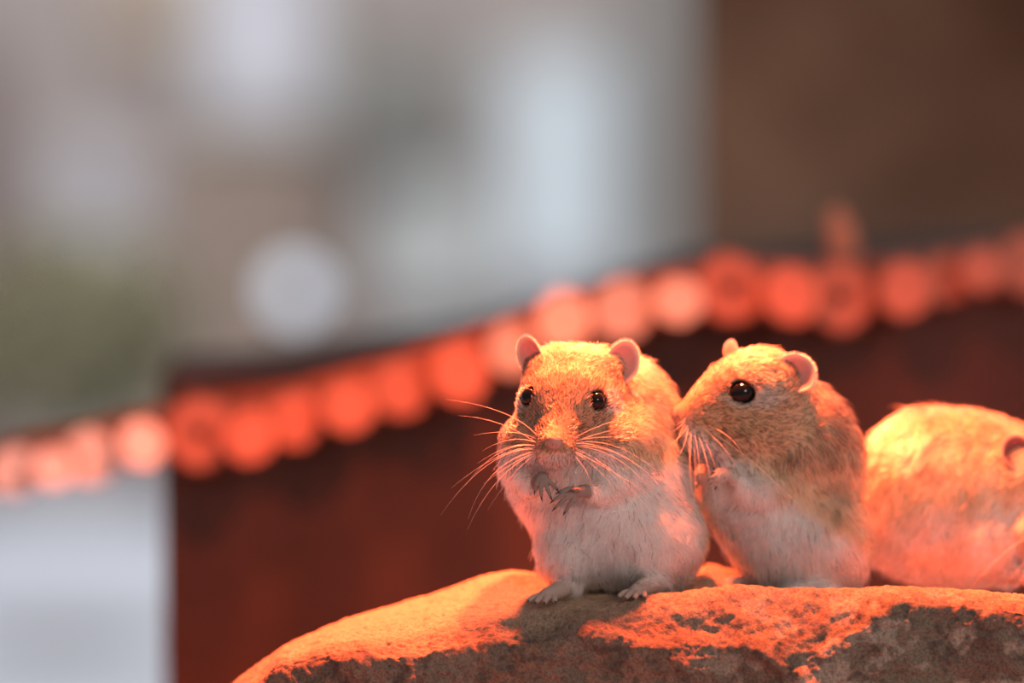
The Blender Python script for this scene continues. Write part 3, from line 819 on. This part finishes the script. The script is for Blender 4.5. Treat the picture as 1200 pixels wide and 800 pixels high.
# ------------------------------------------------------------------ GERBIL curled behind, right
def gerbil_back():
    root = empty('gerbil', G(np.array([1130., 697., 190.])).tolist())
    tag(root, 'gerbil crouching at the right edge, behind the others, turned away to the right', 'gerbil')
    prims = [
        ell((1105, 592, 190), (88, 96, 80)), ell((1165, 600, 190), (88, 96, 80), k=30), ell((1130, 648, 190), (102, 50, 74), k=40),
        ell((1235, 575, 165), (62, 60, 58), k=26), ell((1268, 600, 150), (38, 34, 36), k=20), ell((1290, 612, 142), (18, 16, 18), k=12),
        ell((1165, 652, 140), (50, 36, 40), rot=-10, k=26), cap((1225, 630, 118), (1245, 685, 95), 22, 12, 14),
        cap((1190, 684, 125), (1222, 690, 100), 12, 9, 10),
    ]
    f, c = paw_fingers((1225, 691, 98), [((0, 0, -4), (0.5, 0.05, -1), 0.9), ((3, 0, -2), (0.8, 0.05, -0.9), 1.0), ((6, 0, 2), (1, 0.05, -0.5), 1.0)], 17, 4.2, (0, 0.3, 0))
    prims += f
    e = None
    def look(p, nn):
        x, y, d = p[:, 0], p[:, 1], p[:, 2]; n = len(p)
        wob = 30 * vnoise(p, 34, 23) + 12 * vnoise(p, 14, 24)
        white = sstep(570, 670, y + wob)
        c = mix(np.broadcast_to(GOLD, (n, 3)).copy(), WHITE[None], white)
        patch = sstep(0.15, 0.6, vnoise(p * np.array([1, 0.6, 1]), 26, 99))
        c = mix(c, np.array([[0.42, 0.22, 0.12]]), patch * 0.5 * (1 - 0.5 * white))
        tip = mix(c, DARK[None], 0.2 * (1 - white))
        head = 1 - sstep(0.9, 1.2, np.linalg.norm((p - np.array([1250, 582, 160])) / np.array([70, 64, 66]), axis=1))
        dens = np.ones(n); length = 17.0 - 7 * head + 3 * white; lift = np.full(n, 0.45)
        foot = sstep(676, 684, y) * (1 - sstep(112, 125, d)); length *= 1 - 0.7 * foot; c = mix(c, np.array([[0.5, 0.38, 0.33]]), foot)
        fl = np.stack([-0.35 + 0 * x, np.full(n, 0.9), 0 * x], 1); fl[:, 0] -= 0.5 * (1 - sstep(520, 600, y))
        return dens, length, lift, c, tip, fl
    fld = build_body(root, prims, [ell((1272, 583, 120), (10, 9, 9), k=4)], look, 2.6, 90000, 70)
    z = fld.front(1268, 586); eye(root, (1268, 586, z + 6), 11)
    ear(root, (1212, 562, 112), (-0.30, -1, 0.1), (1, -0.3, 0.2), (0.1, 0.1, -1), 46, 20, 0.45, inner=(0.14, 0.05, 0.05), rim=(0.7, 0.4, 0.3), seed=12)
    # tail swept round over the rock
    tp = bez((1075, 672, 215), (1010, 700, 260), (1090, 690, 300), 14)
    t = link('tail', tube_mesh('tail', [(G(tp), np.linspace(9, 4, 14) / S)], plain('tail_skin', (0.6, 0.4, 0.26), 0.8), 10), root)
    W = [((1290, 612, 128), (1190, 628, 60), (1140, 697, 40)), ((1290, 616, 128), (1210, 650, 60), (1178, 698, 40)), ((1292, 618, 128), (1220, 665, 70), (1188, 700, 40)), ((1288, 608, 128), (1230, 600, 80), (1215, 660, 50))]
    whiskers(root, W, 1.1)
    root.location.z -= 3 / S
gerbil_back()

# ------------------------------------------------------------------ SETTING
def box_me(name, x0, x1, y0, y1, z0, z1, mat, bev=0.0):
    bm = bmesh.new(); bmesh.ops.create_cube(bm, size=1)
    bmesh.ops.scale(bm, vec=(x1 - x0, y1 - y0, z1 - z0), verts=bm.verts)
    bmesh.ops.translate(bm, vec=((x0 + x1) / 2, (y0 + y1) / 2, (z0 + z1) / 2), verts=bm.verts)
    if bev: bmesh.ops.bevel(bm, geom=bm.edges[:], offset=bev, segments=2, affect='EDGES')
    me = bpy.data.meshes.new(name); bm.to_mesh(me); bm.free(); me.materials.append(mat); return me

FZ = -0.45
floor = link('floor', box_me('floor', -4, 4, -3.2, 9.0, FZ - 0.1, FZ, plain('pale_floor', (0.62, 0.65, 0.72), 0.7, col2=(0.56, 0.59, 0.66), scale=1.5)))
tag(floor, kind='structure')
WY = 4.3
wall = link('wall_back', box_me('wall_back', -4, 4, WY, WY + 0.15, FZ, 2.6, plain('taupe_wall', (0.44, 0.36, 0.335), 0.9, col2=(0.36, 0.31, 0.29), scale=1.2)))
tag(wall, kind='structure')

# dark timber box behind the animals, its top following the slope of the rail
def slab(name, pts, Y0, Y1, zbot, mat):
    """solid whose top edge runs through pts (px, py at depth Y0)"""
    tops = [P(a, b, Y0) for a, b in pts]
    V = []; F = []
    for t in tops:
        V += [(t.x, Y0, zbot), (t.x, Y0, t.z), (t.x, Y1, t.z), (t.x, Y1, zbot)]
    n = len(tops)
    for i in range(n - 1):
        a, b = 4 * i, 4 * i + 4
        F += [(a, b, b + 1, a + 1), (a + 1, b + 1, b + 2, a + 2), (a + 2, b + 2, b + 3, a + 3), (a + 3, b + 3, b, a)]
    F += [(0, 1, 2, 3), (4 * n - 1, 4 * n - 2, 4 * n - 3, 4 * n - 4)]
    return mesh_np(name, V, F, mat, smooth=False)
DARKW = plain('dark_timber', (0.012, 0.009, 0.008), 0.9, col2=(0.058, 0.034, 0.030), scale=5)
bx = link('timber_planter', slab('timber_planter', [(190, 440), (330, 432), (460, 410), (570, 390), (680, 352), (820, 312), (1000, 304), (1200, 290), (1500, 272)], 0.475, 0.60, FZ, DARKW))
tag(bx, 'dark timber box standing behind the gerbils under the sloping row of round wood slices', 'box')

BROWN = plain('brown_boards', (0.11, 0.052, 0.028), 0.9, col2=(0.34, 0.215, 0.14), scale=5)
def grey_stains(m):
    n = m.node_tree.nodes; l = m.node_tree.links; b = n['Principled BSDF']; old = b.inputs['Base Color'].links[0].from_socket
    tc = n.new('ShaderNodeTexCoord'); sp = n.new('ShaderNodeSeparateXYZ'); mr = n.new('ShaderNodeMapRange'); t = n.new('ShaderNodeTexNoise'); t.inputs['Scale'].default_value = 8
    mr.inputs['From Min'].default_value = 0.12; mr.inputs['From Max'].default_value = 0.0; mu = n.new('ShaderNodeMath'); mu.operation = 'MULTIPLY'
    mx = n.new('ShaderNodeMix'); mx.data_type = 'RGBA'; mx.inputs[7].default_value = (0.30, 0.27, 0.26, 1)
    l.new(tc.outputs['Object'], sp.inputs[0]); l.new(sp.outputs['Z'], mr.inputs['Value']); l.new(tc.outputs['Object'], t.inputs['Vector'])
    l.new(mr.outputs[0], mu.inputs[0]); l.new(t.outputs['Fac'], mu.inputs[1]); l.new(mu.outputs[0], mx.inputs[0]); l.new(old, mx.inputs[6]); l.new(mx.outputs[2], b.inputs['Base Color'])
grey_stains(BROWN)
wr = link('wall_right', slab('wall_right', [(822, -260), (1700, -260)], 1.0, 1.12, FZ, BROWN)); tag(wr, kind='structure')

# rail and the row of wood slices
SL = [(-48, 572, 34, 0, 1), (18, 553, 35, 0, 1), (62, 548, 28, 0, 1), (106, 535, 37, 0, 1), (166, 520, 31, 0, 1), (234, 507, 44, 1, 0), (293, 512, 33, 0, 0), (345, 492, 36, 0, 0),
      (408, 478, 33, 0, 2), (468, 456, 36, 0, 2), (538, 438, 37, 0, 2), (600, 408, 34, 0, 1), (660, 376, 37, 0, 1), (730, 362, 40, 0, 1), (795, 352, 32, 0, 1),
      (857, 337, 44, 1, 0), (928, 345, 37, 0, 0), (985, 347, 43, 1, 0), (1062, 338, 36, 0, 0), (1108, 325, 33, 0, 0), (1152, 315, 30, 0, 0), (1206, 308, 42, 0, 0), (1285, 300, 36, 0, 0)]
def slice_mat(name, face):
    m, n, l, b = new_mat(name)
    tc = n.new('ShaderNodeTexCoord'); mp = n.new('ShaderNodeMapping'); w = n.new('ShaderNodeTexWave'); w.wave_type = 'RINGS'; w.rings_direction = 'Y'
    w.inputs['Scale'].default_value = 130; w.inputs['Distortion'].default_value = 1.5
    r = n.new('ShaderNodeValToRGB'); r.color_ramp.elements[0].color = (*[v * 0.88 for v in face], 1); r.color_ramp.elements[1].color = (*face, 1)
    l.new(tc.outputs['Object'], mp.inputs['Vector']); l.new(mp.outputs['Vector'], w.inputs['Vector']); l.new(w.outputs['Fac'], r.inputs['Fac']); l.new(r.outputs['Color'], b.inputs['Base Color'])
    b.inputs['Roughness'].default_value = 0.8
    return m
SM4 = slice_mat('slice_wood_rose', (0.46, 0.50, 0.48))
SM = [slice_mat('slice_wood', (0.42, 0.19, 0.14)), slice_mat('slice_wood_glare', (0.80, 0.86, 0.84)), slice_mat('slice_wood_bright', (0.34, 0.17, 0.13))]  # left slices' wood painted paler for the glass reflection lying over them
BARK = plain('slice_bark', (0.16, 0.09, 0.06), 0.9); HEART = plain('slice_heart', (0.03, 0.015, 0.012), 0.9)
ph = [SM, BARK, HEART]
def slice_mesh(name, r, th, mats, seed):
    rnd = random.Random(seed); A = 40
    wob = [1 + 0.035 * math.sin(2 * 2 * math.pi * j / A + seed) + 0.02 * math.sin(5 * 2 * math.pi * j / A + seed * 2) for j in range(A)]
    prof = [(0.0, 0.0), (0.9, 0.0), (0.94, 0.0004), (1.0, 0.0022), (1.0, th - 0.001), (0.96, th), (0.0, th)]
    V = []; F = []; mi = []
    for i, (q, y) in enumerate(prof):
        for j in range(A):
            a = 2 * math.pi * j / A
            V.append((math.cos(a) * r * q * wob[j], y, math.sin(a) * r * q * wob[j]))
    for i in range(len(prof) - 1):
        for j in range(A):
            j2 = (j + 1) % A
            F.append((i * A + j, i * A + j2, (i + 1) * A + j2, (i + 1) * A + j)); mi.append(0 if i == 0 or i == 5 else 1)
    me = mesh_np(name, V, F, mats[0], smooth=False); me.materials.append(mats[1])
    me.polygons.foreach_set('material_index', mi)
    bm = bmesh.new(); bm.from_mesh(me); bmesh.ops.remove_doubles(bm, verts=bm.verts, dist=1e-6); bmesh.ops.recalc_face_normals(bm, faces=bm.faces); bm.to_mesh(me); bm.free()
    return me
def where_label(i, cx, hole, pale):
    n = ['leftmost', 'second', 'third', 'fourth', 'fifth', 'sixth', 'seventh', 'eighth', 'ninth', 'tenth', 'eleventh', 'twelfth', 'thirteenth', 'fourteenth', 'fifteenth', 'sixteenth', 'seventeenth', 'eighteenth', 'nineteenth', 'twentieth', 'twenty-first', 'twenty-second', 'twenty-third']
    return n[i]
special = {4: 'large red-lit wood slice with dark heart, low on the rail left of the gerbils', 14: 'large wood slice with dark heart right above the profile gerbil\'s head',
           16: 'wood slice with dark heart up and right of the profile gerbil\'s ear'}
vis = 0
for i, (cx, cy, r, hole, pale) in enumerate(SL):
    if cx < -40 or cx > 1240: continue
    Yd = 0.425 + (0.019 if i % 2 else 0.0)
    c = P(cx, cy, Yd)
    k = 6667 / (FOC + Yd)
    R = r / k * 0.97
    lab_i = vis; vis += 1
    me = slice_mesh('wood_slice', R, 0.0165, (SM4 if pale == 1 and cx > 400 else SM[pale], BARK), i)
    o = link('wood_slice', me); o.location = c
    mats = ['tan', 'pale pinkish', 'bright'][pale]
    if lab_i in special: lab = special[lab_i]
    elif lab_i == 0: lab = 'pale round wood slice at the lower left end of the sloping row'
    elif lab_i < 4: lab = 'pale round wood slice, %s from the left end of the sloping row' % where_label(lab_i, cx, hole, pale)
    elif cx < 600: lab = '%s round wood slice, %s from the left end of the sloping row' % (mats, where_label(lab_i, cx, hole, pale))
    else: lab = '%s round wood slice, %s from the left in the row, behind the gerbils' % (mats, where_label(lab_i, cx, hole, pale))
    tag(o, lab, 'wood slice', 'round wood slices on the sloping rail')
    if not i % 2:
        pg = link('peg', tube_mesh('peg', [([(0, 0.0155, 0), (0, 0.0357, 0)], [0.004, 0.004])], BARK, 8), o)
        pg.matrix_parent_inverse = Matrix()
    if hole:
        h = link('heart', slice_mesh('heart', 0.0048, 0.002, (HEART, HEART), 3), o)
        h.matrix_parent_inverse = Matrix(); h.location = (0, -0.0012, 0)
RAILM = plain('rail_wood', (0.33, 0.13, 0.08), 0.85, col2=(0.22, 0.09, 0.06), scale=12)
rp = [(-90, 560), (20, 528), (106, 512), (234, 482), (345, 466), (468, 432), (600, 386), (730, 340), (857, 318), (985, 325), (1108, 306), (1206, 290), (1330, 275)]
def rail():
    V = []; F = []
    for a, b in rp:
        t = P(a, b - 14, 0.4607); u = P(a, b + 46, 0.4607)
        V += [(t.x, 0.4607, u.z), (t.x, 0.4607, t.z), (t.x, 0.474, t.z), (t.x, 0.474, u.z)]
    n = len(rp)
    for i in range(n - 1):
        a, b = 4 * i, 4 * i + 4
        F += [(a, b, b + 1, a + 1), (a + 1, b + 1, b + 2, a + 2), (a + 2, b + 2, b + 3, a + 3), (a + 3, b + 3, b, a)]
    F += [(0, 1, 2, 3), (4 * n - 1, 4 * n - 2, 4 * n - 3, 4 * n - 4)]
    o = link('rail', mesh_np('rail', V, F, RAILM, smooth=False))
    t = P(-84, 560, 0.4607)
    link('post', box_me('post', t.x, t.x + 0.018, 0.474, 0.494, FZ, t.z + 0.01, RAILM, 0.001), o)
    tag(o, 'reddish wooden rail running uphill behind the round wood slices', 'rail')
rail()

# twig sticking up from the planter, red in the lamp light, and a grey stone on its top
def twig():
    a = P(985, 290, 0.60); pts = [P(990, 310, 0.50), P(987, 286, 0.50), P(983, 262, 0.50), P(976, 244, 0.50)]
    me = tube_mesh('twig', [([tuple(p) for p in pts], [0.009, 0.0085, 0.007, 0.004])], plain('twig_bark', (0.7, 0.28, 0.18), 0.8), 8)
    tag(link('twig', me), 'short reddish twig sticking up behind the row of wood slices', 'twig')
twig()
def lump(name, px, py, Y, rx, rz, mat, label, cat, seed=1, ry=None):
    c = P(px, py, Y); k = 6667 / (FOC + Y)
    bm = bmesh.new(); bmesh.ops.create_icosphere(bm, subdivisions=4, radius=1)
    v = np.array([w.co[:] for w in bm.verts]); n = fbm(v, 0.8, 3, seed)
    for w, q in zip(bm.verts, n): w.co = w.co * (1 + 0.13 * q)
    bmesh.ops.scale(bm, vec=(rx / k, (ry or rx) / k, rz / k), verts=bm.verts)
    me = bpy.data.meshes.new(name); bm.to_mesh(me); bm.free(); me.materials.append(mat)
    me.polygons.foreach_set('use_smooth', np.ones(len(me.polygons), dtype=bool))
    o = link(name, me); o.location = c; tag(o, label, cat); return o

# far side of the room: blurred windows, boards, cupboard, shrub, lamp
def panel(name, px0, px1, py0, py1, Y, th, mat, label=None, cat=None, kind=None):
    a = P(px0, py1, Y); b = P(px1, py0, Y)
    o = link(name, box_me(name, a.x, b.x, Y, Y + th, a.z, b.z, mat, 0.004)); tag(o, label, cat, None, kind); return o
def window(name, px0, px1, py0, py1, col, strength):
    Y = WY - 0.05
    a = P(px0, py1, Y); b = P(px1, py0, Y)
    fr = bmesh.new()
    t = 0.03
    for (x0, x1, z0, z1) in ((a.x - t, b.x + t, a.z - t, a.z), (a.x - t, b.x + t, b.z, b.z + t), (a.x - t, a.x, a.z, b.z), (b.x, b.x + t, a.z, b.z)):
        g = bmesh.ops.create_cube(fr, size=1)['verts']
        bmesh.ops.scale(fr, vec=(x1 - x0, 0.05, z1 - z0), verts=g); bmesh.ops.translate(fr, vec=((x0 + x1) / 2, Y + 0.025, (z0 + z1) / 2), verts=g)
    me = bpy.data.meshes.new(name); fr.to_mesh(me); fr.free(); me.materials.append(plain(name + '_frame', (0.5, 0.5, 0.5), 0.6))
    o = link(name, me); tag(o, kind='structure')
    link('pane', box_me('pane', a.x, b.x, Y + 0.02, Y + 0.03, a.z, b.z, plain(name + '_daylight', (0.1, 0.1, 0.1), 0.3, emit=col, estr=strength)), o)
window('window_1', 606, 704, 75, 320, (0.80, 0.91, 1.0), 0.68)
window('window_2', 255, 350, -60, 120, (0.88, 0.87, 1.0), 0.62)
panel('notice_board', 445, 560, 200, 365, WY - 0.04, 0.03, plain('board_grey', (0.60, 0.62, 0.60), 0.8), 'pale grey board on the far wall, left of the tall bright window', 'board')
panel('poster', 70, 160, 165, 285, WY - 0.03, 0.02, plain('poster_pale', (0.55, 0.53, 0.56), 0.8), 'pale blurred poster on the far wall at the left above the shrub', 'poster')
panel('cupboard', 190, 385, 175, 520, WY - 0.2, 0.19, plain('cupboard_brown', (0.24, 0.18, 0.145), 0.7, col2=(0.34, 0.25, 0.20), scale=3), 'brown blurred cupboard against the far wall below the lilac window', 'cupboard')
panel('wall_shelf', 400, 540, 50, 185, WY - 0.07, 0.07, plain('shelf_dark', (0.24, 0.235, 0.215), 0.8), 'dark grey blurred shelf unit high on the far wall between the windows', 'shelf')
panel('banner', 130, 240, -80, 50, WY - 0.03, 0.02, plain('banner_tan', (0.48, 0.37, 0.28), 0.8), 'tan blurred banner at the top left of the far wall', 'banner')
panel('door_1', -220, -10, 60, 620, WY - 0.05, 0.05, plain('door_brown', (0.18, 0.12, 0.11), 0.7), kind='structure')
panel('column', 745, 830, -400, 420, WY - 0.5, 0.3, plain('column_grey', (0.23, 0.21, 0.19), 0.8), 'grey blurred column in the far room beside the tall bright window', 'column')
# shrub
def shrub():
    root = empty('shrub', P(90, 460, 3.0)); tag(root, 'olive green blurred shrub at the left in the far room', 'shrub')
    rng = np.random.default_rng(4); c = P(80, 395, 3.0); V = []; F = []
    for i in range(1500):
        u = rng.normal(0, 1, 3); u /= np.linalg.norm(u); q = np.array(c) + u * np.array([0.125, 0.12, 0.10]) * rng.random() ** 0.4
        a = rng.normal(0, 1, 3); a /= np.linalg.norm(a); b = np.cross(a, u); b /= np.linalg.norm(b) + 1e-9
        k = len(V); L = 0.022; w = 0.008
        V += [tuple(q - a * L), tuple(q + b * w), tuple(q + a * L), tuple(q - b * w)]; F.append((k, k + 1, k + 2, k + 3))
    o = link('foliage', mesh_np('foliage', V, F, plain('olive_leaf', (0.33, 0.30, 0.18), 0.7), smooth=False), root); o['kind'] = 'stuff'
    p0 = P(80, 395, 3.0)
    link('stem', tube_mesh('stem', [([(p0.x, 3.0, z) for z in np.linspace(P(0, 455, 3.0).z, p0.z, 5)], [0.012, 0.011, 0.01, 0.008, 0.004])], plain('stem_brown', (0.15, 0.1, 0.06), 0.8), 8), root)
shrub()
# small round lamp: its blurred disc is the pale circle left of the middle
def globe():
    c = P(346, 340, 2.2)
    root = empty('globe_lamp', c); tag(root, 'small round pale lamp that blurs to a disc left of the middle', 'lamp')
    m = plain('lamp_glass', (0.8, 0.8, 0.8), 0.3, emit=(0.68, 0.82, 1.0), estr=1.1)
    g = link('globe', uv_ball('globe', 0.0175, m), root); g.matrix_parent_inverse = Matrix(); g.location = (0, 0, 0)
    s = link('stand', tube_mesh('stand', [([(0, 0, -0.0175), (0, 0, -0.10), (0, 0, -0.2), (0, 0, FZ - c.z)], [0.006, 0.005, 0.006, 0.03])], plain('lamp_metal', (0.2, 0.18, 0.16), 0.5), 10), root)
    s.matrix_parent_inverse = Matrix()
globe()
